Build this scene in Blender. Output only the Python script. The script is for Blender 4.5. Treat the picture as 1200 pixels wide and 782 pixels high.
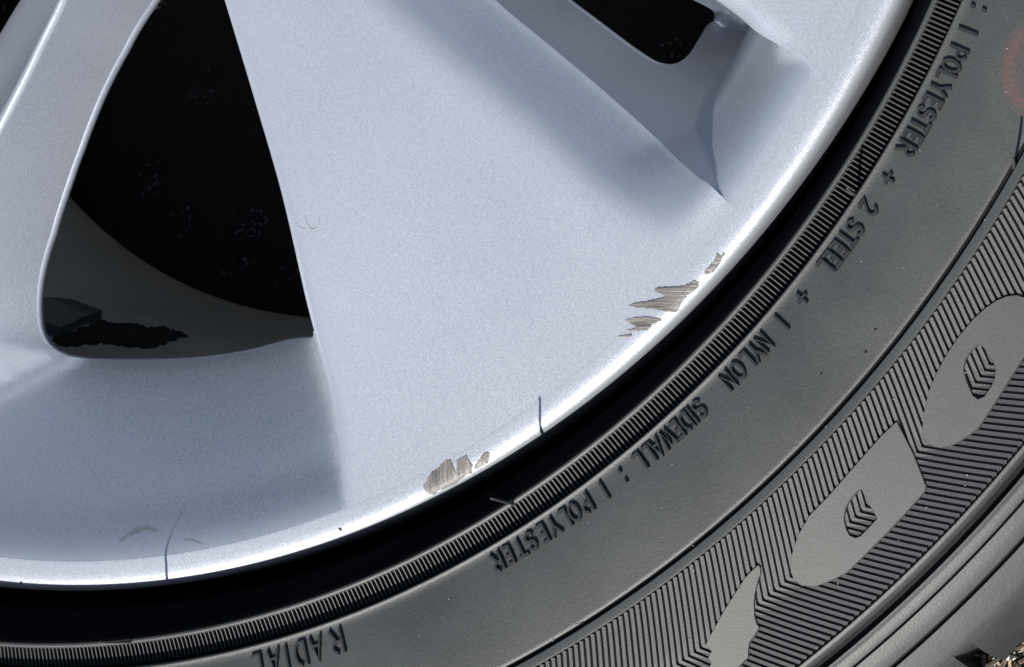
import bpy, bmesh, math, random
import numpy as np
from mathutils import Matrix, Vector
from mathutils.geometry import delaunay_2d_cdt
random.seed(7); rng = np.random.default_rng(7)
for o in list(bpy.data.objects): bpy.data.objects.remove(o)
scn = bpy.context.scene; C = scn.collection

# ---------------------------------------------------------------- camera, sky, sun, exposure
S = 0.23            # rim radius in metres; all wheel measures below are in rim radii
Z0 = 0.83 * S       # height of the rim's outer face above the soil
RW = np.array([-0.08992420689799026, 0.38427626794864495, 0.0]); TW = np.array([-0.46725771008390143, -0.7185031537826961, 2.8395863127868353]); FPX = 3000.0
a_ = np.linalg.norm(RW); k_ = RW / a_; K_ = np.array([[0, -k_[2], k_[1]], [k_[2], 0, -k_[0]], [-k_[1], k_[0], 0]])
RM = np.eye(3) + math.sin(a_) * K_ + (1 - math.cos(a_)) * K_ @ K_
CAM = -RM.T @ TW
def w2v(v): return Vector((v[0], -v[1], -v[2]))
cd = bpy.data.cameras.new('camera'); cam = bpy.data.objects.new('camera', cd); C.objects.link(cam)
rx, dn, fw = w2v(RM[0]), w2v(RM[1]), w2v(RM[2])
m = Matrix((rx, -dn, -fw)).transposed().to_4x4()
m.translation = w2v(CAM) * S + Vector((0, 0, Z0)); cam.matrix_world = m
cd.sensor_width = 36; cd.lens = 36 * FPX / 1200; cd.clip_start = 0.01; cd.clip_end = 500
scn.camera = cam
SUN_EL = 49.5; SUN_STR = 4.6; SKY_STR = 0.062; EXPO = 0.50
w = bpy.data.worlds.new('World'); scn.world = w; w.use_nodes = True
nt = w.node_tree; bg = nt.nodes['Background']; sk = nt.nodes.new('ShaderNodeTexSky'); sk.sky_type = 'NISHITA'
sk.sun_disc = False; sk.sun_elevation = math.radians(SUN_EL); sk.sun_rotation = math.radians(180); sk.air_density = 1.2; sk.dust_density = 1.6; sk.ozone_density = 2.0
nt.links.new(sk.outputs[0], bg.inputs[0]); bg.inputs[1].default_value = SKY_STR
sd = bpy.data.lights.new('sun', 'SUN'); sd.energy = SUN_STR; sd.angle = math.radians(0.5); sd.color = (1, .955, .89)
sun = bpy.data.objects.new('sun', sd); C.objects.link(sun)
e_ = math.radians(SUN_EL); sdir = Vector((0.0, -math.cos(e_), math.sin(e_)))
sun.rotation_euler = sdir.to_track_quat('Z', 'Y').to_euler(); sun.location = (0, -3, 4)
vs = scn.view_settings; vs.view_transform = 'Standard'; vs.look = 'None'; vs.gamma = 1; vs.exposure = EXPO; vs.use_curve_mapping = False

# ---------------------------------------------------------------- helpers
D2R = math.pi / 180
def unproj(u, v, h):
    d = np.array([(u - 600) / FPX, (v - 391) / FPX, 1.0]) @ RM
    s = (-h - CAM[2]) / d[2]; q = CAM + d * s
    return q[0], q[1]
def P(r, t, h):                         # polar (rim radii, degrees clockwise from +x) -> world
    return (S * r * math.cos(t * D2R), -S * r * math.sin(t * D2R), Z0 + S * h)
HR = [1.053, 1.084, 1.14, 1.196, 1.2086, 1.34, 1.353, 1.372, 1.395, 1.416, 1.45]
HH = [.069, .0772, .0825, .0815, .0836, .0438, .0410, .033, .022, .009, -.03]
def hat(r): return float(np.interp(r, HR, HH))
def rt(u, v, hf=hat):                   # traced point on the tyre flank -> (r, theta)
    h = .06
    for _ in range(12):
        x, y = unproj(u, v, h); r = math.hypot(x, y); h = hf(r)
    return r, math.degrees(math.atan2(y, x))
def mesh(name, vs_, fs, mat, parent=None, smooth=True, mats=None):
    me = bpy.data.meshes.new(name); me.from_pydata([tuple(map(float, q)) for q in vs_], [], [list(map(int, f)) for f in fs]); me.update()
    if smooth: me.polygons.foreach_set('use_smooth', [True] * len(me.polygons))
    for mm in ([mat] if mats is None else mats): me.materials.append(mm)
    o = bpy.data.objects.new(name, me); C.objects.link(o)
    if parent: o.parent = parent
    return o
def tag(o, label=None, cat=None, kind=None, group=None):
    if label: o['label'] = label
    if cat: o['category'] = cat
    if kind: o['kind'] = kind
    if group: o['group'] = group
    return o
def dup(o, rz, parent):
    c = o.copy(); C.objects.link(c); c.parent = parent; c.rotation_euler = (0, 0, rz); return c
def cr(pts, n):                         # Catmull-Rom resample of a polyline, by chord length
    p = np.array(pts, float); q = np.vstack([2 * p[0] - p[1], p, 2 * p[-1] - p[-2]])
    d = np.r_[0, np.cumsum(np.linalg.norm(np.diff(p, axis=0), axis=1))]
    if d[-1] == 0: d = np.arange(len(p)).astype(float)
    s = np.linspace(0, d[-1], n); i = np.clip(np.searchsorted(d, s, 'right') - 1, 0, len(p) - 2)
    u = ((s - d[i]) / np.maximum(d[i + 1] - d[i], 1e-9))[:, None]
    p0, p1, p2, p3 = q[i], q[i + 1], q[i + 2], q[i + 3]
    return .5 * (2 * p1 + (p2 - p0) * u + (2 * p0 - 5 * p1 + 4 * p2 - p3) * u ** 2 + (3 * p1 - p0 - 3 * p2 + p3) * u ** 3)
def catmull_rows(rows, sub):            # rows: list of (n,3); cubic across, 'sub' steps per span (int or list)
    A = np.array(rows); out = []; k = len(A)
    if isinstance(sub, int): sub = [sub] * (k - 1)
    for i in range(k - 1):
        p1, p2 = A[i], A[i + 1]; p0 = A[i - 1] if i else 2 * p1 - p2; p3 = A[i + 2] if i + 2 < k else 2 * p2 - p1
        d0 = np.sqrt(np.linalg.norm(p1 - p0, axis=1, keepdims=True)) + 1e-6; d1 = np.sqrt(np.linalg.norm(p2 - p1, axis=1, keepdims=True)) + 1e-6; d2 = np.sqrt(np.linalg.norm(p3 - p2, axis=1, keepdims=True)) + 1e-6
        m1 = ((p1 - p0) / d0 - (p2 - p0) / (d0 + d1) + (p2 - p1) / d1) * d1
        m2 = ((p2 - p1) / d1 - (p3 - p1) / (d1 + d2) + (p3 - p2) / d2) * d1
        for j in range(sub[i]):
            u = j / sub[i]
            out.append((2 * u ** 3 - 3 * u ** 2 + 1) * p1 + (u ** 3 - 2 * u ** 2 + u) * m1 + (-2 * u ** 3 + 3 * u ** 2) * p2 + (u ** 3 - u ** 2) * m2)
    out.append(A[-1]); return np.array(out)
def pol3(pts):                          # (r,theta,h) list -> cartesian wheel (x, y down, h)
    a = np.array(pts, float); return np.c_[a[:, 0] * np.cos(a[:, 1] * D2R), a[:, 0] * np.sin(a[:, 1] * D2R), a[:, 2]]
def grid(name, rows, mat, parent):      # rows (m,n,3) wheel coords -> smooth quad mesh facing the viewer
    m_, n_, _ = rows.shape; v = rows.reshape(-1, 3).copy()
    v = np.c_[v[:, 0] * S, -v[:, 1] * S, Z0 + v[:, 2] * S]
    f = [(i * n_ + j, i * n_ + j + 1, (i + 1) * n_ + j + 1, (i + 1) * n_ + j) for i in range(m_ - 1) for j in range(n_ - 1)]
    nz = 0
    for q in f[::max(1, len(f) // 400)]:
        e1 = v[q[1]] - v[q[0]]; e2 = v[q[3]] - v[q[0]]; nz += np.cross(e1, e2)[2]
    if nz < 0: f = [q[::-1] for q in f]
    return mesh(name, v, f, mat, parent)
def loft(name, curves, mat, parent, n=90, sub=4):
    return grid(name, catmull_rows([cr(pol3(c), n) for c in curves], sub), mat, parent)
def revolve(name, prof, mat, parent, ts, warp=None):   # prof (r,h) list, ts angles in degrees
    v = []; n_ = len(prof); full = abs(ts[-1] - ts[0] - 360) < 1e-6
    T = ts[:-1] if full else ts
    for t in T:
        for k, (r, h) in enumerate(prof): v.append(P(r if warp is None else warp(r, t, k), t, h))
    f = []
    for i in range(len(ts) - 1):
        i2 = (i + 1) % len(T)
        for k in range(n_ - 1): f.append((i * n_ + k, i2 * n_ + k, i2 * n_ + k + 1, i * n_ + k + 1))
    return v, [q[::-1] for q in f] if prof[-1][0] > prof[0][0] else f
def cdt_plate(outer, holes=(), step=.004, inner=True):   # polygons in plane -> (verts, tris)
    vs_ = [Vector(q) for q in outer]; ed = [(i, (i + 1) % len(outer)) for i in range(len(outer))]
    for hl in holes:
        b = len(vs_); vs_ += [Vector(q) for q in hl]; ed += [(b + i, b + (i + 1) % len(hl)) for i in range(len(hl))]
    nb = len(vs_)
    def inside(poly, X, Y):
        c = np.zeros(X.shape, bool); x2, y2 = poly[-1]
        for x1, y1 in poly:
            with np.errstate(divide='ignore', invalid='ignore'):
                c ^= ((y1 > Y) != (y2 > Y)) & (X < (x2 - x1) * (Y - y1) / (y2 - y1 + 1e-30) + x1)
            x2, y2 = x1, y1
        return c
    if inner:
        o = np.array(outer); lo, hi = o.min(0), o.max(0)
        X, Y = np.meshgrid(np.arange(lo[0], hi[0], step), np.arange(lo[1], hi[1], step)); X = X.ravel(); Y = Y.ravel()
        X = X + rng.uniform(-.25, .25, X.shape) * step; Y = Y + rng.uniform(-.25, .25, Y.shape) * step
        k = inside(outer, X, Y)
        bd = np.array([tuple(q) for q in vs_]); far = np.ones(len(X), bool)
        for c_ in range(0, len(X), 4000): far[c_:c_ + 4000] = (((X[c_:c_ + 4000, None] - bd[None, :, 0]) ** 2 + (Y[c_:c_ + 4000, None] - bd[None, :, 1]) ** 2).min(1) > (.62 * step) ** 2)
        k &= far
        for hl in holes: k &= ~inside(hl, X, Y)
        vs_ += [Vector((x, y)) for x, y in zip(X[k], Y[k])]
    r = delaunay_2d_cdt(vs_, ed, [], 1 if not holes else 0, 1e-9)
    V = np.array([tuple(q) for q in r[0]]); F = [tuple(f) for f in r[2]]
    cen = np.array([V[list(f)].mean(0) for f in F]); k = inside(outer, cen[:, 0], cen[:, 1])
    for hl in holes: k &= ~inside(hl, cen[:, 0], cen[:, 1])
    return V, [f for f, q in zip(F, k) if q]

# ---------------------------------------------------------------- materials
def new_mat(name):
    mt = bpy.data.materials.new(name); mt.use_nodes = True; n = mt.node_tree.nodes; l = mt.node_tree.links
    b = n['Principled BSDF']; return mt, n, l, b
def N(n, typ, **kw):
    x = n.new(typ)
    for k, v in kw.items(): setattr(x, k, v)
    return x
def silver(name, base, rough):
    mt, n, l, b = new_mat(name); tc = N(n, 'ShaderNodeTexCoord')
    vo = N(n, 'ShaderNodeTexVoronoi'); vo.inputs['Scale'].default_value = 6200; l.new(tc.outputs['Object'], vo.inputs['Vector'])
    ns = N(n, 'ShaderNodeTexNoise'); ns.inputs['Scale'].default_value = 14; ns.inputs['Detail'].default_value = 5; l.new(tc.outputs['Object'], ns.inputs['Vector'])
    # flakes: each cell leans its own way
    sub = N(n, 'ShaderNodeVectorMath', operation='SUBTRACT'); l.new(vo.outputs['Color'], sub.inputs[0]); sub.inputs[1].default_value = (.5, .5, .5)
    sc = N(n, 'ShaderNodeVectorMath', operation='SCALE'); l.new(sub.outputs[0], sc.inputs[0]); sc.inputs['Scale'].default_value = .17
    ge = N(n, 'ShaderNodeNewGeometry'); ad = N(n, 'ShaderNodeVectorMath', operation='ADD'); l.new(ge.outputs['Normal'], ad.inputs[0]); l.new(sc.outputs[0], ad.inputs[1])
    no = N(n, 'ShaderNodeVectorMath', operation='NORMALIZE'); l.new(ad.outputs[0], no.inputs[0]); l.new(no.outputs[0], b.inputs['Normal'])
    mx = N(n, 'ShaderNodeMix', data_type='RGBA'); mx.inputs[6].default_value = (*[c * .93 for c in base], 1); mx.inputs[7].default_value = (*base, 1)
    l.new(ns.outputs[0], mx.inputs[0]); l.new(mx.outputs[2], b.inputs['Base Color'])
    mr = N(n, 'ShaderNodeMapRange'); mr.inputs[3].default_value = rough - .04; mr.inputs[4].default_value = rough + .06; l.new(ns.outputs[0], mr.inputs[0]); l.new(mr.outputs[0], b.inputs['Roughness'])
    b.inputs['Metallic'].default_value = .6; b.inputs['Coat Weight'].default_value = .05; b.inputs['Coat Roughness'].default_value = .22
    return mt
M_SILVER = silver('silver_paint', (.512, .55, .615), .44)
def rubber(name, c0, c1, rough, spec=.4, stain=False, bump=.25, scale=260):
    mt, n, l, b = new_mat(name); tc = N(n, 'ShaderNodeTexCoord')
    ns = N(n, 'ShaderNodeTexNoise'); ns.inputs['Scale'].default_value = 22; ns.inputs['Detail'].default_value = 8; ns.inputs['Roughness'].default_value = .65; l.new(tc.outputs['Object'], ns.inputs['Vector'])
    rp = N(n, 'ShaderNodeMapRange'); rp.inputs[1].default_value = .3; rp.inputs[2].default_value = .7; l.new(ns.outputs[0], rp.inputs[0])
    mx = N(n, 'ShaderNodeMix', data_type='RGBA'); mx.inputs[6].default_value = (*c0, 1); mx.inputs[7].default_value = (*c1, 1); l.new(rp.outputs[0], mx.inputs[0])
    f = N(n, 'ShaderNodeTexNoise'); f.inputs['Scale'].default_value = scale * 6; f.inputs['Detail'].default_value = 6; f.inputs['Roughness'].default_value = .7; l.new(tc.outputs['Object'], f.inputs['Vector'])
    fm = N(n, 'ShaderNodeMapRange'); fm.inputs[1].default_value = .25; fm.inputs[2].default_value = .75; fm.inputs[3].default_value = .80; fm.inputs[4].default_value = 1.2; l.new(f.outputs[0], fm.inputs[0])
    mu = N(n, 'ShaderNodeMix', data_type='RGBA', blend_type='MULTIPLY'); mu.inputs[0].default_value = 1; l.new(mx.outputs[2], mu.inputs[6]); l.new(fm.outputs[0], mu.inputs[7])
    col = mu.outputs[2]
    if stain:                            # worn red paint mark on the flank
        sx, sy = unproj(1210, 82, .08); cx, cy, cz = S * sx, -S * sy, Z0 + S * .08
        dv = N(n, 'ShaderNodeVectorMath', operation='SUBTRACT'); l.new(tc.outputs['Object'], dv.inputs[0]); dv.inputs[1].default_value = (cx, cy, cz)
        sc = N(n, 'ShaderNodeVectorMath', operation='MULTIPLY'); l.new(dv.outputs[0], sc.inputs[0]); sc.inputs[1].default_value = (1.25, .85, 0)
        ln = N(n, 'ShaderNodeVectorMath', operation='LENGTH'); l.new(sc.outputs[0], ln.inputs[0])
        wn = N(n, 'ShaderNodeTexNoise'); wn.inputs['Scale'].default_value = 1600; wn.inputs['Detail'].default_value = 6; l.new(tc.outputs['Object'], wn.inputs['Vector'])
        cv = N(n, 'ShaderNodeValToRGB'); el = cv.color_ramp.elements; R_ = S * .036
        dd = N(n, 'ShaderNodeMath', operation='DIVIDE'); l.new(ln.outputs['Value'], dd.inputs[0]); dd.inputs[1].default_value = R_ * 1.3
        el[0].position = .35; el[0].color = (.35, .35, .35, 1); el[1].position = .62; el[1].color = (1, 1, 1, 1); e2 = el.new(.83); e2.color = (0, 0, 0, 1)
        l.new(dd.outputs[0], cv.inputs[0])
        w2 = N(n, 'ShaderNodeMapRange'); w2.inputs[1].default_value = .32; w2.inputs[2].default_value = .66; l.new(wn.outputs[0], w2.inputs[0])
        mm = N(n, 'ShaderNodeMath', operation='MULTIPLY'); l.new(cv.outputs[0], mm.inputs[0]); l.new(w2.outputs[0], mm.inputs[1])
        m3 = N(n, 'ShaderNodeMath', operation='MULTIPLY'); l.new(mm.outputs[0], m3.inputs[0]); m3.inputs[1].default_value = .92
        rx_ = N(n, 'ShaderNodeMix', data_type='RGBA'); l.new(m3.outputs[0], rx_.inputs[0]); l.new(col, rx_.inputs[6]); rx_.inputs[7].default_value = (.125, .062, .055, 1); col = rx_.outputs[2]
    l.new(col, b.inputs['Base Color']); b.inputs['Roughness'].default_value = rough; b.inputs['Specular IOR Level'].default_value = spec
    bp = N(n, 'ShaderNodeBump'); bp.inputs['Strength'].default_value = bump; bp.inputs['Distance'].default_value = .0003
    l.new(f.outputs[0], bp.inputs['Height']); l.new(bp.outputs[0], b.inputs['Normal'])
    return mt
M_RUB = rubber('weathered_rubber', (.033, .0362, .037), (.059, .0628, .0625), .48, .55, stain=True, bump=.3)
M_RIDGE = rubber('ridge_rubber', (.040, .041, .0445), (.057, .058, .062), .5, .4)
M_BADGE = rubber('smooth_rubber', (.040, .044, .0435), (.056, .060, .059), .5, .4, bump=.15)
M_LETTER = rubber('letter_rubber', (.014, .015, .017), (.026, .028, .030), .42, .5, bump=.1)
M_TREAD = rubber('tread_rubber', (.026, .028, .030), (.046, .048, .049), .65, .3, bump=.6)
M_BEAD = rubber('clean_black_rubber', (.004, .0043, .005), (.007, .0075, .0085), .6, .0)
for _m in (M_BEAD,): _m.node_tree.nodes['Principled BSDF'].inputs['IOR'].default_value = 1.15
M_TROUGH_SHADE = rubber('trough_shade_rubber', (.017, .018, .019), (.030, .031, .032), .7, .03)  # darker tone paints in the shade of the rib trough and grooves
def plain(name, c0, c1, rough, scale, bump=.4, dist=.001, metal=0, stretch=(1, 1, 1), det=8):
    mt, n, l, b = new_mat(name); tc = N(n, 'ShaderNodeTexCoord'); mp = N(n, 'ShaderNodeMapping'); mp.inputs['Scale'].default_value = stretch; l.new(tc.outputs['Object'], mp.inputs['Vector'])
    ns = N(n, 'ShaderNodeTexNoise'); ns.inputs['Scale'].default_value = scale; ns.inputs['Detail'].default_value = det; ns.inputs['Roughness'].default_value = .7; l.new(mp.outputs[0], ns.inputs['Vector'])
    rp = N(n, 'ShaderNodeMapRange'); rp.inputs[1].default_value = .3; rp.inputs[2].default_value = .7; l.new(ns.outputs[0], rp.inputs[0])
    mx = N(n, 'ShaderNodeMix', data_type='RGBA'); mx.inputs[6].default_value = (*c0, 1); mx.inputs[7].default_value = (*c1, 1); l.new(rp.outputs[0], mx.inputs[0]); l.new(mx.outputs[2], b.inputs['Base Color'])
    b.inputs['Roughness'].default_value = rough; b.inputs['Metallic'].default_value = metal
    bp = N(n, 'ShaderNodeBump'); bp.inputs['Strength'].default_value = bump; bp.inputs['Distance'].default_value = dist; l.new(ns.outputs[0], bp.inputs['Height']); l.new(bp.outputs[0], b.inputs['Normal'])
    return mt
M_SOIL = plain('shade_black_soil', (.004, .004, .005), (.010, .010, .011), .9, 300)  # near-black colour stands in for the deep shade beneath the wheel
M_GRIT = plain('pale_grit', (.04, .048, .056), (.12, .14, .16), .7, 900)
M_MULCH = plain('mulch_bed', (.30, .22, .145), (.60, .475, .335), .9, 260, 1, .004)
M_SCRAPE_H = plain('scraped_alloy', (.07, .068, .066), (.235, .225, .215), .5, 520, .8, .0005, .1, (.12, 1.7, .3), 3)
M_SCRAPE_V = plain('scraped_alloy_lengthwise', (.085, .083, .08), (.28, .27, .258), .5, 520, .8, .0005, .1, (1.7, .16, .3), 3)
M_BARREL = plain('barrel_paint', (.27, .275, .25), (.35, .35, .32), .5, 40, .1)
M_WEIGHT = plain('grey_weight', (.05, .055, .062), (.09, .097, .105), .45, 500, .2)
M_GRIME = plain('black_grime', (.004, .004, .004), (.012, .011, .010), .85, 700, .8)
M_GDUST = plain('pale_dust', (.2, .2, .2), (.4, .4, .4), .8, 900, .1)
M_MARK = plain('dull_mark', (.33, .33, .335), (.42, .42, .425), .5, 900, .2, .0003, .4)
M_WHITE = plain('pale_stone', (.55, .55, .55), (.8, .8, .8), .7, 300, .2)

# ---------------------------------------------------------------- ground: soil below, mulch banked round the tyre
def sheet(name, r0, r1, h0, mat, amp, nt_=240, nr=26, cr_=1.0):
    v = []; f = []
    for i in range(nr):
        r = r0 + (r1 - r0) * (i / (nr - 1)) ** 2.5
        for j in range(nt_):
            t = 360 * j / nt_; x, y, z = P(r, t, h0)
            z += amp * (math.sin(x * 90 + 2.1 * math.sin(y * 70)) + math.sin(y * 110 + x * 37)) * min(1, (i + .2) / 3)
            v.append((x, y, z))
    for i in range(nr - 1):
        for j in range(nt_): f.append((i * nt_ + j, (i + 1) * nt_ + j, (i + 1) * nt_ + (j + 1) % nt_, i * nt_ + (j + 1) % nt_))
    return mesh(name, v, f, mat)
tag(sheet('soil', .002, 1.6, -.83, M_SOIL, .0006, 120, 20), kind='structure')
tag(sheet('ground', 1.395, 900, -.12, M_MULCH, .0012), kind='structure')
def chips(name, n_, place, lmin, lmax, mats, w_=.28):
    v = []; f = []; mi = []
    for _ in range(n_):
        x, y, z = place(); L = random.uniform(lmin, lmax); W = L * random.uniform(w_ * .6, w_ * 1.6); T = W * random.uniform(.3, .6)
        R_ = Matrix.Rotation(random.uniform(0, 6.28), 3, 'Z') @ Matrix.Rotation(random.gauss(0, .35), 3, 'Y') @ Matrix.Rotation(random.gauss(0, .5), 3, 'X'); b = len(v)
        for sx in (-1, 1):
            for sy in (-1, 1):
                for sz in (-1, 1):
                    q = R_ @ Vector((sx * L / 2 * random.uniform(.75, 1), sy * W / 2 * random.uniform(.5, 1), sz * T / 2)); v.append((x + q.x, y + q.y, z + q.z))
        f += [(b, b + 1, b + 3, b + 2), (b + 4, b + 6, b + 7, b + 5), (b, b + 4, b + 5, b + 1), (b + 2, b + 3, b + 7, b + 6), (b, b + 2, b + 6, b + 4), (b + 1, b + 5, b + 7, b + 3)]
        mi += [random.randrange(len(mats))] * 6
    o = mesh(name, v, f, None, None, False, mats); o.data.polygons.foreach_set('material_index', mi); return o
CH = [plain('chip_tan', (.22, .16, .10), (.45, .36, .25), .8, 700), plain('chip_brown', (.08, .055, .035), (.22, .16, .11), .85, 700), plain('chip_grey', (.20, .18, .16), (.40, .37, .33), .85, 700), plain('chip_dark', (.025, .02, .015), (.07, .055, .045), .9, 700)]
def pl():
    t = random.gauss(45, 10); r = 1.425 + abs(random.gauss(0, .10)); hh = -.115 + random.uniform(0, .05) + .02 * min(1, max(0, (r - 1.43) * 20))
    return P(r, t, hh)
tag(chips('wood_mulch', 9000, pl, .0010, .0050, CH, .2), 'tan and brown shredded wood mulch around the tyre', 'mulch', 'stuff')
tag(chips('wood_mulch', 2600, lambda: P(1.44 + abs(random.gauss(0, .3)), random.uniform(0, 360), -.10 + random.uniform(-.01, .03)), .004, .018, CH), 'loose wood mulch chips spread round the wheel', 'mulch', 'stuff')
GC = [(.66 * math.sqrt(random.random()), random.uniform(0, 360)) for _ in range(170)]
def gp():
    r, t = random.choice(GC); return P(abs(r + random.gauss(0, .012)), t + random.gauss(0, 1.6), -.827)
tag(chips('grit', 2600, gp, .0003, .0016, [M_GRIT], .6), 'faint pale grit on the shade-darkened soil seen through the wheel', 'grit', 'stuff')

# ---------------------------------------------------------------- the wheel
wheel = bpy.data.objects.new('car_wheel', None); C.objects.link(wheel); wheel.empty_display_size = .05
tag(wheel, 'silver alloy car wheel with scraped rim edge and grey black tyre lying in wood mulch', 'wheel')
TA = list(np.arange(-12, 112.01, .3)); TB = list(np.arange(112 + 2, 348.01, 2)); TFULL = TA + TB[:-1] + [348.0]
# slightly eccentric rim edge (seat of the rim in the tyre)
AU = [(1053.5, 0), (1015, 80), (953.3, 184), (942.7, 200), (864.5, 302), (766.7, 404), (724, 440), (600, 532), (460, 607), (300, 664), (260, 673.5), (160, 689), (75, 693), (0, 690)]
H_EDGE = -.006
AP = np.array([unproj(u, v, H_EDGE) for u, v in AU]); G = np.c_[2 * AP, np.ones(len(AP))]
sol = np.linalg.lstsq(G, (AP ** 2).sum(1), rcond=None)[0]; ECX, ECY = sol[0], sol[1]; ER = math.sqrt(sol[2] + ECX ** 2 + ECY ** 2)
def edge_r(t):                         # distance from the hub axis to the rim edge at angle t
    c, s = math.cos(t * D2R), math.sin(t * D2R); b = ECX * c + ECY * s
    return b + math.sqrt(max(0, b * b - ECX ** 2 - ECY ** 2 + ER ** 2))
def edge_k(t): return 1 + (edge_r(t) - 1) * (1 if -15 < t < 115 else max(0, 1 - min(abs(t - 115), abs(t - 345)) / 60))
LIP0 = .968
LIP = [(LIP0 - .0008, -.00016), (LIP0 + .0002, -.00006), (.970, 0), (.980, -.0001), (.986, -.0004), (.990, -.0011), (.9935, -.0025), (.9965, -.0048), (.9985, -.0078), (.9996, -.0112), (1.0, -.016), (.998, -.05), (.985, -.07), (.96, -.075)]
def lip_h(r): return float(np.interp(r, [a for a, b in LIP[:11]], [b for a, b in LIP[:11]]))
LIPW = lambda r, t, k: LIP0 + (r - LIP0) * (edge_k(t) - LIP0) / (1 - LIP0)
v, f = revolve('rim_lip', LIP, M_SILVER, wheel, TFULL, LIPW)
lip = mesh('rim_lip', v, f, M_SILVER, wheel)

FP1 = [(.725, -.33), (.731, -.23), (.735, -.202), (.739, -.196), (.76, -.178), (.80, -.144), (.85, -.100), (.90, -.056), (.935, -.0255), (.955, -.0085), (.963, -.0028), (LIP0 + .0005, -.00005)]
FP2 = [(.745, -.44), (.752, -.37), (.757, -.330), (.762, -.312), (.79, -.238), (.82, -.166), (.842, -.123), (.862, -.096), (.89, -.059), (.915, -.029), (.933, -.0115), (.945, -.0036), (.955, -.0008), (LIP0 + .0005, -.00005)]
FP1 = [(.60, -.36), (.69, -.262), (.735, -.213), (.76, -.188), (.80, -.151), (.85, -.105), (.90, -.0585), (.93, -.0285), (.944, -.0150), (.9535, -.0072), (.961, -.0026), (.9655, -.0007), (LIP0 + .0005, -.00005)]
FP1 = [tuple(q[:2]) for q in cr([(a, b, 0) for a, b in FP1], 300)]; FP2 = [tuple(q[:2]) for q in cr([(a, b, 0) for a, b in [(.70, -.50)] + FP2[2:]], 300)]
fp1 = lambda r: float(np.interp(r, [a for a, b in FP1], [b for a, b in FP1]))
fp2 = lambda r: float(np.interp(r, [a for a, b in FP2], [b for a, b in FP2]))
def up_to(u, v, hf):
    h = -.05
    for _ in range(25):
        x, y = unproj(u, v, h); h = .5 * h + .5 * hf(math.hypot(x, y))
    return math.hypot(x, y), math.degrees(math.atan2(y, x)), h
def th(tab, r): return float(np.interp(r, [a for a, b in tab], [b for a, b in tab]))
RS = [.16, .25, .35, .45, .55, .65, .75, .83, .88, .92, .945, LIP0]
# spoke in the middle of the picture: left edge, right ridge, then its wall into the narrow slot
L1 = [(.16, 60.5), (.25, 62.4), (.404, 64.74), (.514, 65.94), (.621, 66.8), (.743, 68.03), (.837, 68.54), (.945, 69.52), (.97, 69.7)]
RG = []
for u_, v__, h_ in ((335, -215, -.068), (470, -97, -.068), (580, 0, -.068), (640, 50, -.068), (700, 100, -.068), (770, 163, -.060), (805, 195, -.042), (835, 222, -.016)):
    x_, y_ = unproj(u_, v__, h_); RG.append((math.hypot(x_, y_), math.degrees(math.atan2(y_, x_))))
RG.append((.97, 39.4))
def fade(r, a, b): return min(1, max(0, (b - r) / (b - a)))
def deg(d, r): return d / r / D2R
def dn(tab): return [tuple(q[:2]) for q in cr([(a, b / 100, 0) for a, b in tab], 260) * np.array([1, 100, 1])]
L1, RG = dn(L1), dn(RG)
RR = RQ_ = list(np.linspace(.16, .955, 34)) + [LIP0 + .0006]
RQ = list(np.linspace(.16, .955, 34)) + [LIP0 + .0006]
def rowL(off, h, hend=None): return [(r, th(L1, r) - deg(off, r), h * fade(r, .86, .965) + (hend or 0)) for r in RQ]
def rowR(off, h): return [(r, th(RG, r) + deg(off, r), h * fade(r, .84, .932)) for r in RQ]
def rowM(s, h): return [(r, th(L1, r) * (1 - s) + (th(RG, r) + deg(.075, r)) * s, h) for r in RQ]
cur = [rowL(.02, -.30), rowL(.003, -.05), rowL(0, -.016), rowL(.004, -.006), rowL(.012, -.0015), rowL(.03, 0), rowM(.3, .001), rowM(.6, .001), rowM(.85, 0), rowR(.078, -.0006), rowR(.060, -.006), rowR(.046, -.017), rowR(.022, -.044), rowR(.005, -.0625), rowR(0, -.066), rowR(-.0015, -.0692), rowR(-.003, -.082)]
spoke = loft('spoke', cur, M_SILVER, wheel, 110, [2, 2, 3, 3, 3, 4, 4, 4, 3, 4, 5, 5, 4, 3, 3, 2])
for a in (106, 152, 198, 244, 288): dup(spoke, -a * D2R, wheel)
# spoke on the right of the slot
CR3 = [(.16, 28.5), (.5, 28.2), (.75, 28.5), (.835, 28.84), (.886, 29.5), (.933, 29.6), (.962, 29.9), (.97, 30)]
CR3 = dn(CR3)
RB = [(.16, 12), (.3, 6), (.5, 3), (.97, 0)]
def row3(off, h): return [(r, th(CR3, r) - deg(off, r), h * fade(r, .86, .938)) for r in RR]
def row3m(s, h): return [(r, (th(CR3, r) - deg(.03, r)) * (1 - s) + th(RB, r) * s, h) for r in RR]
cur = [[(r, th(CR3, r) - deg(.05, r), -.33 * fade(r, .86, .94) - .02) for r in RR], [(r, th(CR3, r) - deg(.003 + .012 * (1 - fade(r, .86, .94)), r), -.10 * fade(r, .86, .94) - .012) for r in RR], row3(-.0005, -.022), row3(-.001, -.016), row3(.004, -.009), row3(.012, -.003), row3(.03, 0), row3m(.3, 0), row3m(.7, 0), row3m(.95, -.003), row3m(1, -.02), row3m(1.02, -.3)]
loft('spoke', cur, M_SILVER, wheel, 110, 4)
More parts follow.
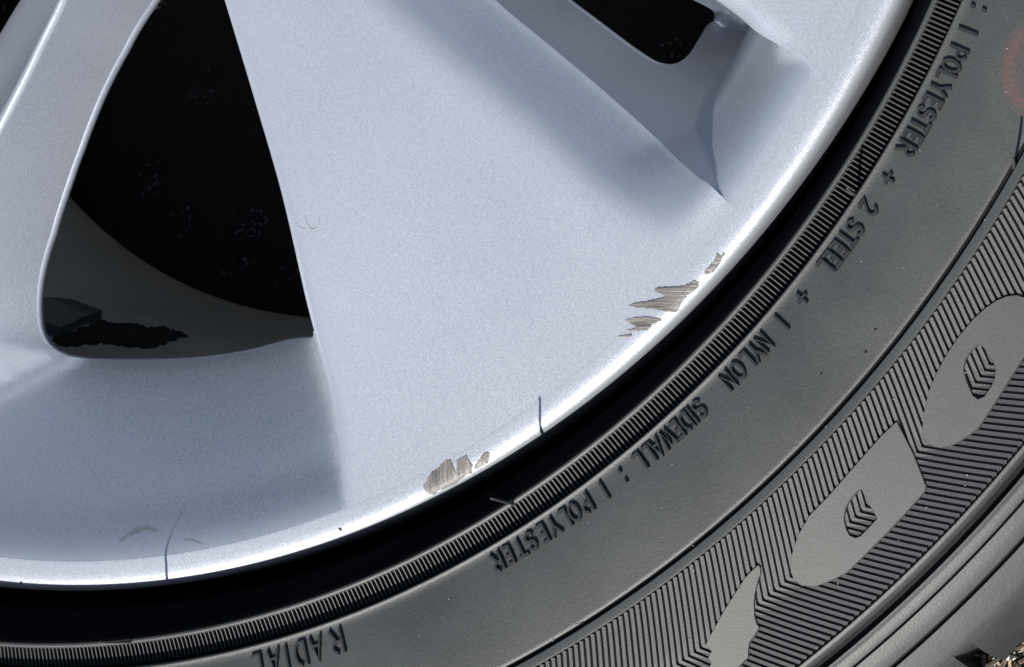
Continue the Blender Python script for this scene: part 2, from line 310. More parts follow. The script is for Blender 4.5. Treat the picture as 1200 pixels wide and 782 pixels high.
# left spoke: narrow face, long wall running down to the wide window and the valley to the rim
C2 = [(.16, 84), (.25, 89.5), (.347, 95.2), (.393, 98.0), (.449, 100.6), (.501, 102.7), (.56, 104.9), (.65, 107.6), (.75, 110), (.85, 112), (.97, 114)]
LB = []
for u_, v__, h_ in ((75, -120, -.25), (48, -55, -.235), (22, 0, -.22), (0, 47, -.20), (-35, 120, -.165), (-80, 210, -.11), (-130, 310, -.08), (-190, 430, -.06)):
    x_, y_ = unproj(u_, v__, h_); LB.append((math.hypot(x_, y_), math.degrees(math.atan2(y_, x_))))
C2, LB = dn(C2), dn(LB)
R2 = list(np.linspace(.16, .955, 40)) + [LIP0]
def rowC(off, h): return [(r, th(C2, r) + deg(off, r), h * fade(r, .85, .965)) for r in R2]
def rowB(s, h, g=0): return [(r, th(C2, r) * (1 - s) + th(LB, r) * s, h * fade(r, .9, .965) - g * .6 * max(0, .60 - r)) for r in R2]
cur = [rowB(1.0, -.3, 1), rowB(1.0, -.085, 1), rowB(.93, -.072, 1), rowB(.66, -.052, 1), rowB(.42, -.036, .85), rowB(.2, -.024, .35), rowC(.006, -.019), rowC(0, -.023), rowC(-.0015, -.028), rowC(-.0030, -.041)]
loft('spoke', cur, M_SILVER, wheel, 150, [2, 3, 5, 5, 4, 4, 4, 3, 3, 2])
# pockets: walls and floors between the spokes, filleted into each other
def smax(a, b, k): return .5 * (a + b + math.sqrt((a - b) ** 2 + k * k))
def pol(x, y): return math.hypot(x, y), math.degrees(math.atan2(y, x))
K3 = [(.16, 8), (.82, 8), (.87, 4), (.91, 2.4), (.97, 2)]; K1 = [(.16, 3.4), (.72, 3.2), (.80, 2.4), (.88, 1.7), (.97, 1.5)]
def H2(x, y):
    r, t = pol(x, y); k = .016 * fade(r, .87, .95) + 1e-5
    w1 = -.0675 * fade(r, .84, .932) - th(K1, r) * max(0, (th(RG, r) - t) * D2R * r - .0010)
    w3 = -.020 * fade(r, .86, .938) - 2.2 * max(0, (t - th(CR3, r)) * D2R * r) - .4 * fade(r, .80, .915) ** 1.6 * (1 - fade(r, .58, .64))
    return smax(smax(w1, w3, k * .5), fp2(r), k)
KW = [(.16, 3.6), (.5, 3.5), (.6, 2.9), (.70, 1.8), (.74, 1.35), (.82, 1.05), (.97, .9)]
def H1(x, y):
    r, t = pol(x, y); k = .014 * fade(r, .87, .955) + 1e-5
    if t < -90: t += 360
    w2 = -.0255 * fade(r, .85, .965) - th(KW, r) * max(0, (th(C2, r) - t) * D2R * r - .0010)
    wl = -.012 * fade(r, .86, .965) - 2.2 * max(0, (t - th(L1, r)) * D2R * r)
    f = fp1(r); b = .006 * fade(r, .86, .95) * math.exp(-((w2 - f) / .013) ** 2) * (1 if r > .70 else 0)
    return smax(smax(w2, f, k), wl, k * 1.6) + b
def ray(u, v, H):
    d = np.array([(u - 600) / FPX, (v - 391) / FPX, 1.0]) @ RM; lo, hi = .25, -.5
    for _ in range(45):
        md = (lo + hi) / 2; q = CAM + d * ((-md - CAM[2]) / d[2])
        if md > H(q[0], q[1]): lo = md
        else: hi = md
    return q[0], q[1]
def pc(r, t): return (r * math.cos(t * D2R), r * math.sin(t * D2R))
def dense(pts, st=.006):
    a = np.array([(x, y, 0) for x, y in pts]); n_ = max(3, int(np.linalg.norm(np.diff(a, axis=0), axis=1).sum() / st)); return [tuple(q[:2]) for q in cr(a, n_)]
def soft(pts, n_=14):
    a = np.array(pts)
    for _ in range(n_): a[1:-1] = (a[:-2] + 2 * a[1:-1] + a[2:]) / 4
    return [tuple(q) for q in a]
def patch(name, H, edge, hole, mat, skip=0):       # edge, hole: plan polylines; together they close the outline
    outer = edge + hole; out2 = [outer[0]]
    for q in outer[1:]:
        if math.dist(q, out2[-1]) > 1e-4: out2.append(q)
    V, F = cdt_plate(out2, (), .0055)
    v = [(S * x, -S * y, Z0 + S * H(x, y)) for x, y in V]; f = []
    for q in F:
        a, b, c = [V[i] for i in q]; cz = (b[0] - a[0]) * (c[1] - a[1]) - (b[1] - a[1]) * (c[0] - a[0]); f.append(q if cz < 0 else q[::-1])
    hole = hole[skip:]; n0 = len(v); m_ = len(hole); hp = np.array(hole)
    for i in range(m_):                     # rolled edge and inner side of the opening
        tx, ty = hp[min(i + 1, m_ - 1)] - hp[max(i - 1, 0)]; L = math.hypot(tx, ty) + 1e-9; nx, ny = -ty / L, tx / L
        x, y = hole[i]; h = H(x, y)
        for o_, dh in ((0, 0), (.0016, -.0014), (.0028, -.0048), (.0028, -.010), (-.035, -.045), (-.14, -.17)):
            v.append((S * (x + nx * o_ * SGN), -S * (y + ny * o_ * SGN), Z0 + S * (h + dh)))
    for i in range(m_ - 1):
        for k in range(5): a = n0 + 6 * i + k; f.append((a, a + 1, a + 7, a + 6))
    o = mesh(name, v, f, mat, wheel)
    return o
rs_ = list(np.linspace(.16, LIP0 + .0004, 130))
SGN = 1
e2 = [pc(r, th(RG, r) - deg(.0010, r)) for r in rs_] + [pc(LIP0 + .0004, t) for t in np.linspace(39.39, 30.1, 26)] + [pc(r, th(CR3, r) - deg(.0008 + .03 * fade(r, .86, .95), r)) for r in rs_[::-1]]
hr = [pc(r, th(CR3, r) + .9) for r in np.linspace(.17, .55, 30)]
hb = soft(dense([hr[-1]] + [pc(r, th(CR3, r) - .2) for r in (.60, .64, .68)] + [ray(u, v_, H2) for u, v_ in ((832, 21), (829, 29), (823, 40), (815, 53), (807, 65), (797, 74.5), (788, 79), (777, 79.5), (766, 75), (753, 66), (737, 55), (717, 40), (692, 21), (664, 0), (620, -34), (560, -80), (480, -142), (400, -204), (330, -258))]), 6)
patch('pocket_floor', H2, e2, hr[:-1] + hb, M_SILVER, len(hr) + 25)
e1 = [pc(r, th(C2, r) - deg(.0010, r)) for r in rs_][::-1]
e1 = [pc(r, th(L1, r) - 2.2) for r in np.linspace(.728, LIP0 + .0004, 40)] + [pc(LIP0 + .0004, t) for t in np.linspace(69.0, 113.7, 90)] + e1
hl = soft(dense([ray(u, v_, H1) for u, v_ in ((225, -70), (203, -35), (180, 0), (157, 35), (137, 70), (119, 107), (104, 143), (90, 180), (77, 217), (63, 260), (52, 294), (44, 327), (41.5, 350), (41.5, 375), (45, 398), (52, 410), (64, 417), (85, 420), (120, 422), (167, 422.5), (233, 420), (300, 410), (350, 396.5), (372, 389))], .005), 24)
SGN = -1
patch('pocket_floor', H1, e1, hl, M_SILVER)
for a in (108, 154, 200, 246, 292):      # floors between the spokes out of the picture
    pass
v, f = revolve('pocket_floor', [(.73, -.33), (.735, -.2), (.76, -.18), (.85, -.1), (.935, -.025), (LIP0, -.0006)], M_SILVER, wheel, list(np.arange(122, 361.01, 2)))
mesh('pocket_floor', v, f, M_SILVER, wheel)
# barrel and hub
BR = [(.96, -.076), (.958, -.30), (.90, -.375), (.79, -.39), (.74, -.40), (.712, -.43), (.672, -.55), (.655, -.62), (.645, -.67), (.640, -.70), (.642, -.715), (.66, -.73), (.80, -.76), (.96, -.78)]
v, f = revolve('barrel', BR, M_BARREL, wheel, list(np.arange(0, 360.01, 2)))
barrel = mesh('barrel', v, f, M_BARREL, wheel)
def br(h): return float(np.interp(-h, [.39, .40, .43, .55, .62, .67], [.79, .74, .712, .672, .655, .645]))
v, f = revolve('hub', [(.0, -.03), (.08, -.03), (.09, -.045), (.10, -.05), (.15, -.055), (.17, -.09), (.17, -.3), (.13, -.62), (.0, -.62)], M_SILVER, wheel, list(np.arange(0, 360.01, 6)))
mesh('hub', v, f, M_SILVER, wheel)
def on_barrel(u, v_):                   # traced pixel -> point on the barrel wall
    lo, hi = -.385, -.68
    for _ in range(40):
        md = (lo + hi) / 2; x, y = unproj(u, v_, md)
        if math.hypot(x, y) > br(md): hi = md
        else: lo = md
    return x, y, md
def barrel_patch(name, pts, mat, th_):
    V, F = cdt_plate(pts, step=5); out = []
    for u, v_ in V:
        x, y, h = on_barrel(u, v_); r = math.hypot(x, y); k = (r - th_) / r; out.append((S * x * k, -S * y * k, Z0 + S * (h + th_ * .2)))
    nb = len(out); o2 = [(S * q[0] / S * 1.0, q[1], q[2]) for q in out]
    n_ = len(pts); base = []
    for u, v_ in pts:
        x, y, h = on_barrel(u, v_); base.append((S * x * 1.004, -S * y * 1.004, Z0 + S * (h - .002)))
    F2 = []
    idx = [int(np.argmin(((V - np.array(q)) ** 2).sum(1))) for q in pts]
    for i in range(n_): F2.append((idx[i], idx[(i + 1) % n_], nb + (i + 1) % n_, nb + i))
    return mesh(name, out + base, [tuple(q) for q in F] + F2, mat, barrel, False)
barrel_patch('wheel_weight', [(20, 352), (44, 361), (80, 364), (117, 378), (68, 398), (44, 391), (22, 388)], M_WEIGHT, .016)
def rough(pts, j=1.3):
    out = []
    for i, a in enumerate(pts):
        b = pts[(i + 1) % len(pts)]
        for k in range(6): out.append((a[0] + (b[0] - a[0]) * k / 6 + random.gauss(0, j), a[1] + (b[1] - a[1]) * k / 6 + random.gauss(0, j * .7)))
    return out
barrel_patch('grime', rough([(60, 401), (90, 388), (119, 377), (135, 381), (158, 381), (170, 386), (190, 384), (202, 389), (222, 394), (205, 400), (180, 409), (150, 408), (128, 404), (100, 404), (78, 408)]), M_GRIME, .003)

# scrapes on the rim edge
def on_lip(u, v_):
    h = 0
    for _ in range(8):
        x, y = unproj(u, v_, h); r = math.hypot(x, y); t = math.degrees(math.atan2(y, x)); rr = LIP0 + (r - LIP0) / ((edge_k(t) - LIP0) / (1 - LIP0)) if r > LIP0 else r; h = lip_h(rr) if rr > LIP0 else 0
    return x, y, h
def scrape(pts, mat, name='scrape', rise=.0010, jag=.38):
    poly = []
    for i, a in enumerate(pts):
        b = pts[(i + 1) % len(pts)]; n_ = max(1, int(math.dist(a, b) / 1.3))
        for j in range(n_):
            s = j / n_; q = (a[0] * (1 - s) + b[0] * s + random.gauss(0, jag), a[1] * (1 - s) + b[1] * s + random.gauss(0, jag)); poly.append(q)
    V, F = cdt_plate(poly, step=1.3); out = []
    for u, v_ in V:
        x, y, h = on_lip(u, v_); out.append((S * x, -S * y, Z0 + S * (h + rise + random.gauss(0, .00008))))
    nb = len(out)
    for u, v_ in V[:0]: pass
    return mesh(name, out, F, mat, lip, True)
z3 = lambda L: [(700 + a / 6, 270 + b / 6) for a, b in L]
z4 = lambda L: [(470 + a / 5.215, 450 + b / 5.215) for a, b in L]
scrape(z3([(750, 310), (760, 280), (820, 220), (840, 165), (870, 180), (890, 155), (900, 165), (860, 240), (830, 285), (790, 310)]), M_SCRAPE_H)
scrape(z3([(405, 415), (430, 400), (500, 400), (600, 395), (640, 375), (690, 355), (715, 370), (715, 400), (690, 430), (660, 445), (640, 460), (610, 490), (580, 540), (560, 580), (480, 570), (380, 550), (300, 545), (220, 530), (260, 515), (350, 500), (420, 485), (490, 465), (450, 445), (410, 435)]), M_SCRAPE_H)
scrape(z3([(195, 632), (260, 615), (360, 610), (430, 622), (455, 632), (420, 650), (380, 660), (370, 690), (340, 705), (280, 708), (200, 708), (260, 690), (270, 672), (240, 655)]), M_SCRAPE_H)
scrape(z3([(140, 748), (200, 738), (235, 730), (245, 745), (230, 755), (180, 752)]), M_SCRAPE_H, jag=.2)
scrape(z4([(135, 630), (160, 580), (190, 540), (225, 520), (250, 490), (280, 460), (305, 470), (320, 510), (335, 540), (345, 470), (370, 450), (400, 440), (420, 480), (440, 500), (435, 545), (400, 560), (350, 600), (310, 625), (290, 630), (270, 640), (230, 655), (205, 680), (170, 675), (150, 655)]), M_SCRAPE_V)
scrape(z4([(438, 520), (475, 466), (515, 420), (545, 424), (542, 470), (505, 500), (462, 524)]), M_SCRAPE_V)
for u, v_, w_ in ((399, 621, 2.2), (25, 683, 1.6)): scrape([(u - w_, v_ - w_), (u + w_ * .6, v_ - w_ * .6), (u + w_, v_ + w_), (u - w_ * .3, v_ + w_ * .5)], M_GRIME, 'chip_mark', .0008, .15)

# ---------------------------------------------------------------- tyre
B_, C_ = 1.0555, 1.0841
PROF = [(.96, -.11), (.99, -.085), (1.003, -.06), (1.010, -.035), (1.020, 0), (1.030, .027), (1.040, .050), (1.0465, .061), (1.0505, .0658), (1.0535, .0683), (1.0555, .0690), (1.0575, .0678), (1.0585, .064), (1.0592, .058),
        (1.066, .054), (1.075, .051), (1.0795, .050), (1.0805, .053), (1.0815, .070), (1.0822, .0765), (1.0832, .0790), (1.0845, .0796), (1.0862, .0790), (1.088, .0783), (1.094, .0787), (1.105, .0800), (1.12, .0815), (1.14, .0825), (1.16, .0827), (1.18, .0823), (1.190, .0818),
        (1.1932, .0816), (1.1940, .0810), (1.1946, .0745), (1.1970, .0735), (1.1978, .0750), (1.1984, .0822), (1.1992, .0832), (1.203, .0838), (1.2070, .0838), (1.2078, .0832), (1.2084, .0775)]
for r in np.linspace(1.215, 1.335, 13): PROF.append((r, hat(r) - .0065))
PROF += [(1.3398, .0372), (1.3404, .0440), (1.3412, .0446), (1.3440, .0440), (1.3455, .0425), (1.3475, .036), (1.351, .029), (1.3550, .0275), (1.3562, .030), (1.3568, .0395), (1.3576, .0405),
         (1.3600, .0392), (1.3610, .0378), (1.3625, .0372), (1.365, .0362), (1.3698, .0342), (1.3704, .0335), (1.3708, .0285), (1.3718, .0283), (1.3724, .0328), (1.3730, .0332), (1.38, .0300), (1.3906, .0245), (1.3913, .0235), (1.3920, .0165), (1.3940, .0165), (1.3948, .0220), (1.3956, .0226),
         (1.402, .0188), (1.408, .0150), (1.4145, .0105), (1.4185, .0075), (1.4215, .0035), (1.4235, -.018), (1.4245, -.07), (1.431, -.10), (1.44, -.25), (1.44, -.62), (1.41, -.70), (1.3, -.76), (1.15, -.79), (1.05, -.77), (.97, -.73)]
MATI = [0 if r < 1.0508 else (1 if (1.0578 < r < 1.0812 or 1.1939 < r < 1.1975 or 1.3474 < r < 1.3560 or 1.3703 < r < 1.3720 or 1.3912 < r < 1.3942) and h > 0 else 2) for r, h in PROF]  # recessed faces get the rubber with shade put into its colour
tw = lambda r, t, k: (r + (edge_k(t) - 1) * max(0, (1.03 - r) / .03)) if r < 1.03 else r
TT = list(np.arange(-8, 108.01, .2)); TT2 = TT + list(np.arange(110, 352.01, 2))
v, f = revolve('tyre', PROF, None, wheel, TT2, tw)
tyre = mesh('tyre', v, f, None, wheel, True, [M_BEAD, M_TROUGH_SHADE, M_RUB])
nk = len(PROF) - 1
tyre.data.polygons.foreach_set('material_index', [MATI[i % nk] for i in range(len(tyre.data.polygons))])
# smooth ring profile edges: keep sharp grooves crisp
try: tyre.data.set_sharp_from_angle(angle=math.radians(35))
except Exception: pass

def bar(secs, w0, w1, d, closed=True):   # ridge: list of (r, theta, h, tangent) -> half-width w0 at foot, w1 at top
    v = []; f = []
    for i, (x, y, h, nx, ny) in enumerate(secs):
        for o_, hh in ((-w0, h - d), (-w1, h), (w1, h), (w0, h - d)): v.append((S * (x + nx * o_), -S * (y + ny * o_), Z0 + S * hh))
        if i:
            b = 4 * i
            for k in range(3): f.append((b - 4 + k, b + k, b + k + 1, b - 3 + k))
    f.append((0, 1, 2, 3)); b = 4 * (len(secs) - 1); f.append((b + 3, b + 2, b + 1, b)); return v, f
def fix(v, f):                           # orient all faces outward from the mesh centre line (top up)
    out = []
    for q in f:
        p_ = [np.array(v[i]) for i in q]; n_ = np.cross(p_[1] - p_[0], p_[2] - p_[0]); out.append(q if n_[2] >= -1e-14 else tuple(q[::-1]))
    return out
# fine radial ribs in the ring next to the rim
secs = [(r, 0, h, 0, 1) for r, h in ((1.0578, .0672), (1.062, .0655), (1.070, .0632), (1.0775, .0615), (1.0790, .058))]
v, f = bar(secs, .00085, .00055, .012); rib = mesh('rib', v, fix(v, f), M_RIDGE, tyre, False)
t = 22.7; first = True
while t < 93.4:
    o = rib if first else dup(rib, 0, tyre); o.rotation_euler = (0, 0, -t * D2R); first = False
    o.scale = (1, 1, 1); t += .25
# chevron ridges of the outer band
TK = math.tan(32 * D2R); RK = 1.2742
def chev_sec():
    s_ = []
    rs = [1.2090, 1.2095, 1.225, 1.245, 1.262, RK, 1.288, 1.305, 1.32, 1.334, 1.3385]
    for r in rs:
        a = ((r - RK) * TK if r < RK else (RK - r) * TK) / RK     # angle offset (radians): vee pointing to larger theta
        x, y = r * math.cos(a), r * math.sin(a)
        if abs(r - RK) < 1e-6: nx, ny = 0, 1; k = 1 / math.cos(32 * D2R)
        else:
            sgn = 1 if r < RK else -1; tx, ty = 1, sgn * TK + a; L_ = math.hypot(tx, ty); nx, ny = -ty / L_, tx / L_; k = 1
        s_.append((x, y, hat(r) - .0012, nx * k, ny * k))
    return s_
v, f = bar(chev_sec(), .00235, .00165, .006); chev = mesh('chevron_ridge', v, fix(v, f), M_RIDGE, tyre, False)
t0 = 41.51 % .3125; t = t0 + .3125 * math.floor(21 / .3125); first = True
while t < 68:
    o = chev if first else dup(chev, 0, tyre); o.rotation_euler = (0, 0, -t * D2R); first = False; t += .3125
# smooth badges standing on the band
def plate(name, pts, holes, mat, rise=.0022, depth=.009, sub=3, sharp=False):
    def cart(L, n_):
        q = np.array([(r * math.cos(t_ * D2R), r * math.sin(t_ * D2R)) for r, t_ in (rt(*p_) for p_ in L)])
        out = []
        for i in range(len(q)):
            for j in range(n_): out.append(tuple(q[i] * (1 - j / n_) + q[(i + 1) % len(q)] * j / n_))
        return out
    outer = cart(pts, sub); hl = [cart(h_, 2) for h_ in holes]
    V, F = cdt_plate(outer, hl, .006)
    up = [(S * x, -S * y, Z0 + S * (hat(math.hypot(x, y)) + rise)) for x, y in V]; n_ = len(up); v_ = list(up); f_ = []
    for q in F:
        a, b, c = [np.array(up[i]) for i in q]; f_.append(q if np.cross(b - a, c - a)[2] > 0 else q[::-1])
    for loop in [outer] + hl:
        cx, cy = np.mean(loop, 0); b0 = len(v_)
        ins = 1 if loop is outer else -1
        for x, y in loop:
            dx, dy = x - cx, y - cy; L_ = math.hypot(dx, dy) + 1e-9; g = 1 + ins * .0007 / L_
            z = Z0 + S * (hat(math.hypot(x, y)) + rise)
            v_.append((S * x, -S * y, z)); v_.append((S * (cx + dx * g), -S * (cy + dy * g), z - S * .0012)); v_.append((S * (cx + dx * g), -S * (cy + dy * g), z - S * depth))
        m_ = len(loop)
        for i in range(m_):
            a, b = b0 + 3 * i, b0 + 3 * ((i + 1) % m_)
            f_ += [(a, a + 1, b + 1, b), (a + 1, a + 2, b + 2, b + 1)]
    return mesh(name, v_, f_, mat, tyre, False)
E1 = [(1129, 433), (1132, 420), (1138, 412), (1144, 406), (1148, 404), (1153, 406.7), (1158, 414), (1162.7, 421), (1166, 427), (1167.7, 434), (1166.7, 443), (1162.7, 453), (1154.7, 465), (1146.7, 468.7), (1140, 464), (1132, 445)]
E2 = [(989.5, 604), (989.2, 610), (992, 621), (996, 628), (1003, 631), (1009, 629), (1017, 621), (1029, 608), (1027, 604), (1020, 592), (1013, 579), (1010, 573), (1007, 574), (1001, 580), (995, 588), (991, 596)]
plate('badge', [(1083, 515), (1081.5, 503), (1083, 485), (1089, 460), (1098, 438), (1110, 416), (1125, 394), (1140, 376), (1155, 362), (1168, 353), (1180, 348), (1192, 346.5), (1202, 350), (1216, 360), (1226, 374), (1222, 388), (1200, 419), (1180, 450), (1160, 482), (1146.7, 502), (1133, 512), (1121, 519.5), (1113, 522.7), (1104, 524.7), (1093, 522.7)], [E1], M_BADGE)
plate('badge', [(1051.3, 494.7), (1033, 512), (1013, 534.7), (990.7, 560), (970.7, 583), (949, 605), (936, 628), (928.7, 650.7), (927.3, 669.3), (931, 678.7), (940, 686), (956, 687), (974.7, 680), (993, 670.7), (1020, 644), (1040, 624), (1060, 603), (1084, 576), (1085.3, 570.7), (1070.7, 533), (1056, 504)], [E2], M_BADGE)
z7 = lambda L: [(740 + a / 7.5, 678 + b / 7.5) for a, b in L]
plate('badge', z7([(1118, -115), (1137, -95), (1138, -40), (1110, 30), (1088, 130), (1080, 220), (1084, 330), (1100, 395), (1125, 430), (1090, 490), (1040, 560), (1030, 630), (1030, 690), (960, 760), (900, 830), (780, 850), (690, 790), (712, 735), (680, 700), (712, 640), (662, 575), (740, 430), (830, 270), (920, 130), (1010, -10), (1070, -70)]), [], M_BADGE)

# raised lettering around the flank
def arc(cx, cy, rx_, ry_, a0, a1, n_=7): return [(cx + rx_ * math.cos((a0 + (a1 - a0) * i / (n_ - 1)) * D2R), cy + ry_ * math.sin((a0 + (a1 - a0) * i / (n_ - 1)) * D2R)) for i in range(n_)]
G_ = {'P': [[(0, 0), (0, 1)], [(0, 1), (.35, 1)] + arc(.35, .74, .27, .26, 90, -90) + [(0, .48)]],
      'O': [arc(.34, .5, .34, .5, 90, 450, 17)], 'L': [[(0, 1), (0, 0), (.44, 0)]], 'Y': [[(0, 1), (.32, .48)], [(.64, 1), (.32, .48), (.32, 0)]],
      'E': [[(.44, 1), (0, 1), (0, 0), (.46, 0)], [(0, .52), (.38, .52)]],
      'S': [arc(.30, .74, .28, .26, 30, 270, 8) + arc(.30, .25, .29, .25, 80, -150, 8)],
      'T': [[(0, 1), (.6, 1)], [(.3, 1), (.3, 0)]],
      'R': [[(0, 0), (0, 1)], [(0, 1), (.33, 1)] + arc(.33, .76, .25, .24, 90, -90) + [(0, .52)], [(.3, .52), (.6, 0)]],
      'N': [[(0, 0), (0, 1), (.55, 0), (.55, 1)]], 'W': [[(0, 1), (.2, 0), (.4, .8), (.6, 0), (.8, 1)]], 'I': [[(0, 0), (0, 1)]],
      'D': [[(0, 0), (0, 1), (.28, 1)] + arc(.28, .5, .32, .5, 90, -90, 9) + [(0, 0)]], 'A': [[(0, 0), (.3, 1), (.6, 0)], [(.12, .36), (.48, .36)]],
      '1': [[(.07, 0), (.07, 1)]], '2': [arc(.28, .72, .27, .28, 165, -35, 9) + [(0, 0), (.56, 0)]], '+': [[(0, .5), (.62, .5)], [(.31, .18), (.31, .82)]], '.': [[(.1, .12), (.1, .2)]], "'": [[(.1, .8), (.1, .88)]]}
GW = {k: max(q[0] for s_ in g for q in s_) for k, g in G_.items()}; GW['1'] = .14; GW['.'] = GW["'"] = .2; GW['I'] = .02
lib = {}
def letter(ch, t, r0=1.0925, H=.0172, hw=.0022):
    key = (ch, round(H, 4))
    if key not in lib:
        V = []; F = []
        for ln in G_[ch]:
            ln = [((a - GW[ch] / 2) * H * .84, r0 + b * H) for a, b in ln]; k = random.uniform(-.00015, .00015)
            closed = math.dist(ln[0], ln[-1]) < 1e-6; secs_ = []
            for i, (tx_, r) in enumerate(ln):
                pa = ln[i - 1] if i else (ln[-2] if closed else None); pb = ln[i + 1] if i + 1 < len(ln) else (ln[1] if closed else None)
                d1 = None if pa is None else np.array((tx_ - pa[0], r - pa[1])); d2 = None if pb is None else np.array((pb[0] - tx_, pb[1] - r))
                ds = [d / np.linalg.norm(d) for d in (d1, d2) if d is not None]; d = sum(ds); L_ = np.linalg.norm(d)
                d = d / L_ if L_ > .2 else ds[-1]; kk = min(1.6, 1 / max(.5, float(d @ ds[-1])))
                ex = hw * .6 * (0 if closed else (-1 if i == 0 else (1 if i == len(ln) - 1 else 0))); tx2, r2 = tx_ + d[0] * ex, r + d[1] * ex
                th_ = tx2 / r2; c, s = math.cos(th_), math.sin(th_); nr_, nt2 = d[0] * kk, -d[1] * kk   # normal (radial, tangential)
                nr_, nt2 = -d[0] * kk, d[1] * kk
                secs_.append((r2 * c, r2 * s, hat(r2) + .0050 + k, nr_ * c - nt2 * s, nr_ * s + nt2 * c))
            v_, f_ = bar(secs_, hw, hw * .5, .0075); b = len(V); V += v_; F += [tuple(i + b for i in q) for q in fix(v_, f_)]
        lib[key] = o = mesh('letter', V, F, M_LETTER, tyre, False)
    else: o = dup(lib[key], 0, tyre)
    o.rotation_euler = (0, 0, -t * D2R); return o
def word(s_, t0, t1, **kw):
    for i, ch in enumerate(s_): letter(ch, t0 + (t1 - t0) * i / max(1, len(s_) - 1), **kw)
word('RADIAL', 18.0, 13.2) if False else None
letter('.', 23.9); letter("'", 23.9); letter('1', 25.1)
for ch, u, v_ in (('P', 1124, 64), ('O', 1116.7, 78.7), ('L', 1110, 90.5), ('Y', 1104, 106.0), ('E', 1096, 121.3), ('S', 1088, 134.7), ('T', 1079.5, 148.5), ('E', 1071.3, 161.3), ('R', 1063.5, 175.5),
                  ('+', 1042.7, 210.7), ('2', 1020, 245.3), ('S', 1004.7, 269.3), ('T', 996.2, 282.5), ('E', 986.5, 294), ('E', 977.5, 305), ('L', 970, 315.5), ('+', 942.7, 352), ('1', 918.7, 380),
                  ('N', 897.3, 403), ('Y', 888.5, 414.5), ('L', 878, 424), ('O', 866.7, 436), ('N', 855.3, 447.3), ('S', 820.9, 480.5), ('I', 813.3, 488.5), ('D', 805.5, 495), ('E', 794.7, 504), ('W', 783.5, 514), ('A', 771, 524.3), ('L', 761, 532), ('L', 750, 540.3),
                  ('.', 731, 557.8), ("'", 731, 557.8), ('1', 709.3, 574.7), ('P', 688.5, 591.5), ('O', 674.5, 601), ('L', 664, 608.5), ('Y', 651.5, 618.5), ('E', 637.5, 626), ('S', 624, 635), ('T', 611.5, 643), ('E', 597, 650.5), ('R', 584, 657)):
    letter(ch, rt(u, v_)[1])
for ch, tt in zip('RADIAL', (70.45, 71.65, 72.62, 73.45, 74.2, 75.2)): letter(ch, tt, H=.0225, r0=1.0935)
# small nicks and dust on the flank, faint marks on the paint
def specks(name, n_, place, a, b, mat, parent, kind=None, asp=1):
    V = []; F = []
    for _ in range(n_):
        r, t_, h = place(); L = random.uniform(a, b); an = random.uniform(0, 6.28); c0 = len(V); x, y, z = P(r, t_, h)
        for k in range(5):
            q = L * random.uniform(.6, 1.1); V.append((x + S * q * math.cos(k * 1.2566) * (asp if k else 1), y + S * q * math.sin(k * 1.2566) / asp, z + S * .0003))
        V.append((x, y, z + S * .0009)); F += [(c0 + k, c0 + (k + 1) % 5, c0 + 5) for k in range(5)]
    o = mesh(name, V, F, mat, parent, False)
    if kind: o['kind'] = kind
    return o
def pflank():
    r = random.uniform(1.09, 1.41); return r, random.uniform(18, 95), hat(r) + (.001 if r < 1.2 else .0)
specks('dust', 170, pflank, .0004, .0010, M_GDUST, tyre, 'stuff')
for u, v_ in ((1015, 412), (963, 438), (1026, 386), (628, 661)):
    r_, t_ = rt(u, v_); specks('nick', 1, lambda: (r_, t_, hat(r_) + .0002), .0018, .0022, M_GRIME, tyre)
def streak(name, pts, wd, mat, parent, hf):
    V = []; F = []
    q = cr([(a, b, 0) for a, b in pts], 18)
    for i, (u, v_, _) in enumerate(q):
        d = q[min(i + 1, 17)] - q[max(i - 1, 0)]; L = math.hypot(d[0], d[1]); ww = wd * (.35 + .65 * math.sin(math.pi * i / 17)) * random.uniform(.7, 1.2)
        for sg in (-1, 1):
            uu, vv = u - d[1] / L * ww * sg, v_ + d[0] / L * ww * sg; h = 0
            for _ in range(6): x, y = unproj(uu, vv, h); h = hf(math.hypot(x, y))
            V.append((S * x, -S * y, Z0 + S * (h + .0004)))
        if i: F.append((2 * i - 2, 2 * i - 1, 2 * i + 1, 2 * i))
    return mesh(name, V, F, mat, parent)
fpf = lambda r: float(np.interp(r, [a for a, b in FP1], [b for a, b in FP1]))
streak('scratch', [(357, 254), (361, 266), (368, 269), (374, 262), (373, 255)], .35, M_MARK, spoke, lambda r: .001)
streak('scratch', [(345, 262), (352, 268), (360, 270)], .3, M_MARK, spoke, lambda r: .001)
for _ in range(16):
    u_, v__ = random.gauss(690, 70), 0; v__ = 706 - (u_ - 690) * .62 + random.gauss(-14, 18)
    if hat(rt(u_, v__)[0]) > .0815: streak('scuff', [(u_ - random.uniform(4, 12), v__ + random.uniform(-3, 0)), (u_, v__ + 1), (u_ + random.uniform(4, 14), v__ - random.uniform(-2, 2))], random.uniform(.25, .6), M_BEAD if random.random() < .5 else M_BADGE, tyre, lambda r: hat(r) - .0003)
streak('smear', [(140, 634), (156, 624), (170, 619), (184, 623)], 2.2, M_MARK, lip, fpf)
streak('smear', [(215, 632), (226, 634), (238, 638)], .8, M_MARK, lip, fpf)
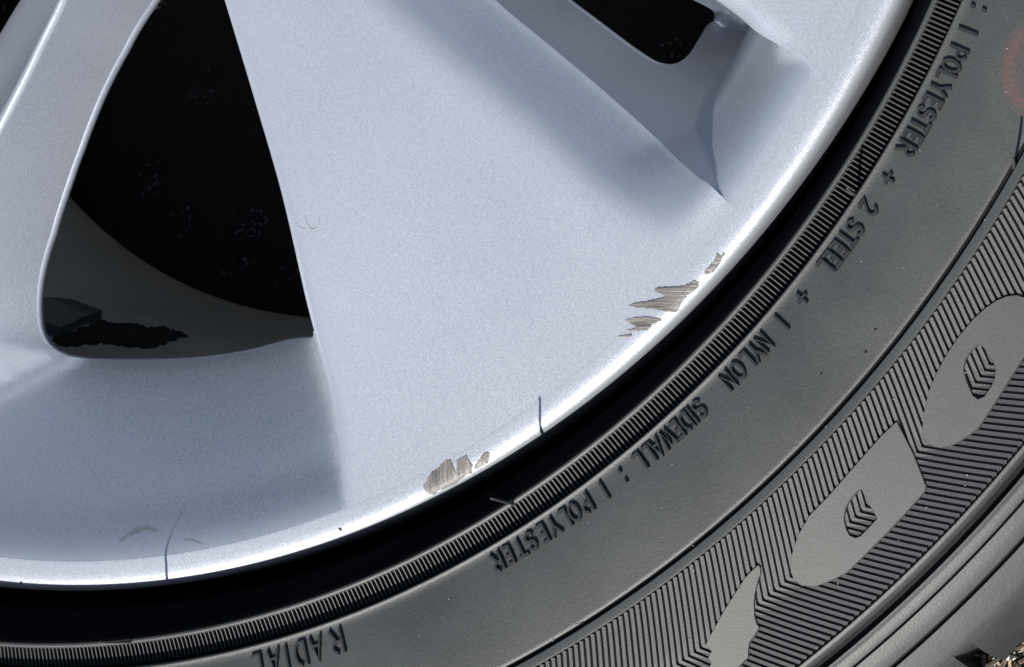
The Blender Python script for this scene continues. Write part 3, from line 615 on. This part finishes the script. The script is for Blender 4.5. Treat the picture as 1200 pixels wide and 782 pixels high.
# moulding hairs
def hair(u, v_, h0, tip, rad=.0017):
    x, y = unproj(u, v_, h0); n_ = 7; V = []; F = []; pth = [(x + tip[0] * s + tip[3] * s * s, y + tip[1] * s, h0 - .002 + tip[2] * s) for s in np.linspace(0, 1, n_)]
    for i, (a, b, c) in enumerate(pth):
        rr = rad * (1 - .35 * i / (n_ - 1))
        for k in range(6): V.append((S * (a + rr * math.cos(k * math.pi / 3)), -S * (b + rr * math.sin(k * math.pi / 3)), Z0 + S * c))
        if i:
            for k in range(6): F.append((6 * (i - 1) + k, 6 * (i - 1) + (k + 1) % 6, 6 * i + (k + 1) % 6, 6 * i + k))
    F.append(tuple(range(6 * n_ - 6, 6 * n_))); return mesh('rubber_hair', V, F, M_RUB, tyre)
hair(601, 591, .068, (0, -.004, .058, 0)); hair(153, 752, .068, (.006, 0, .056, -.010)); hair(1003, 229, .074, (0, 0, .050, .004)); hair(1187, 196, .083, (.012, -.004, .050, -.004)); hair(1120, 612, .045, (0, .002, .006, 0), .0009)
# tread shoulder blocks
def block():
    V = []; F = []; pr = [(1.4195, -.10), (1.4195, .0055), (1.4225, .0044), (1.4255, .0012), (1.430, -.005), (1.436, -.016), (1.442, -.034), (1.447, -.06), (1.451, -.095), (1.454, -.16), (1.456, -.35), (1.456, -.6), (1.44, -.68), (1.43, -.69)]
    nt_ = 14; a1 = 4.6
    for i in range(nt_ + 1):
        for r, h in pr: V.append(P(r, a1 * i / nt_, h))
    n_ = len(pr)
    for i in range(nt_):
        for k in range(n_ - 1): F.append((i * n_ + k, i * n_ + k + 1, (i + 1) * n_ + k + 1, (i + 1) * n_ + k))
    F.append(tuple(range(n_))[::-1]); F.append(tuple(range(nt_ * n_, (nt_ + 1) * n_)))
    return V, F
V, F = block(); blk = mesh('tread_block', V, F, M_TREAD, tyre)
try: blk.data.set_sharp_from_angle(angle=math.radians(40))
except Exception: pass
nb = 66
for i in range(nb):
    o = blk if i == 0 else dup(blk, 0, tyre); o.rotation_euler = (0, 0, -(47.05 + i * 360 / nb) * D2R)
# pale stone in the corner
x, y = unproj(1184, 767, -.07); V = []; F = []
import bmesh
bm = bmesh.new(); bmesh.ops.create_icosphere(bm, subdivisions=2, radius=.0016)
for q in bm.verts: q.co = Vector((q.co.x * 1.3, q.co.y, q.co.z * .7)) * random.uniform(.85, 1.15)
me = bpy.data.meshes.new('pebble'); bm.to_mesh(me); bm.free(); me.materials.append(M_WHITE); pb = bpy.data.objects.new('pebble', me); C.objects.link(pb); pb.location = (S * x, -S * y, Z0 - S * .07)
tag(pb, 'small white stone lying on the mulch against the tyre shoulder', 'stone')
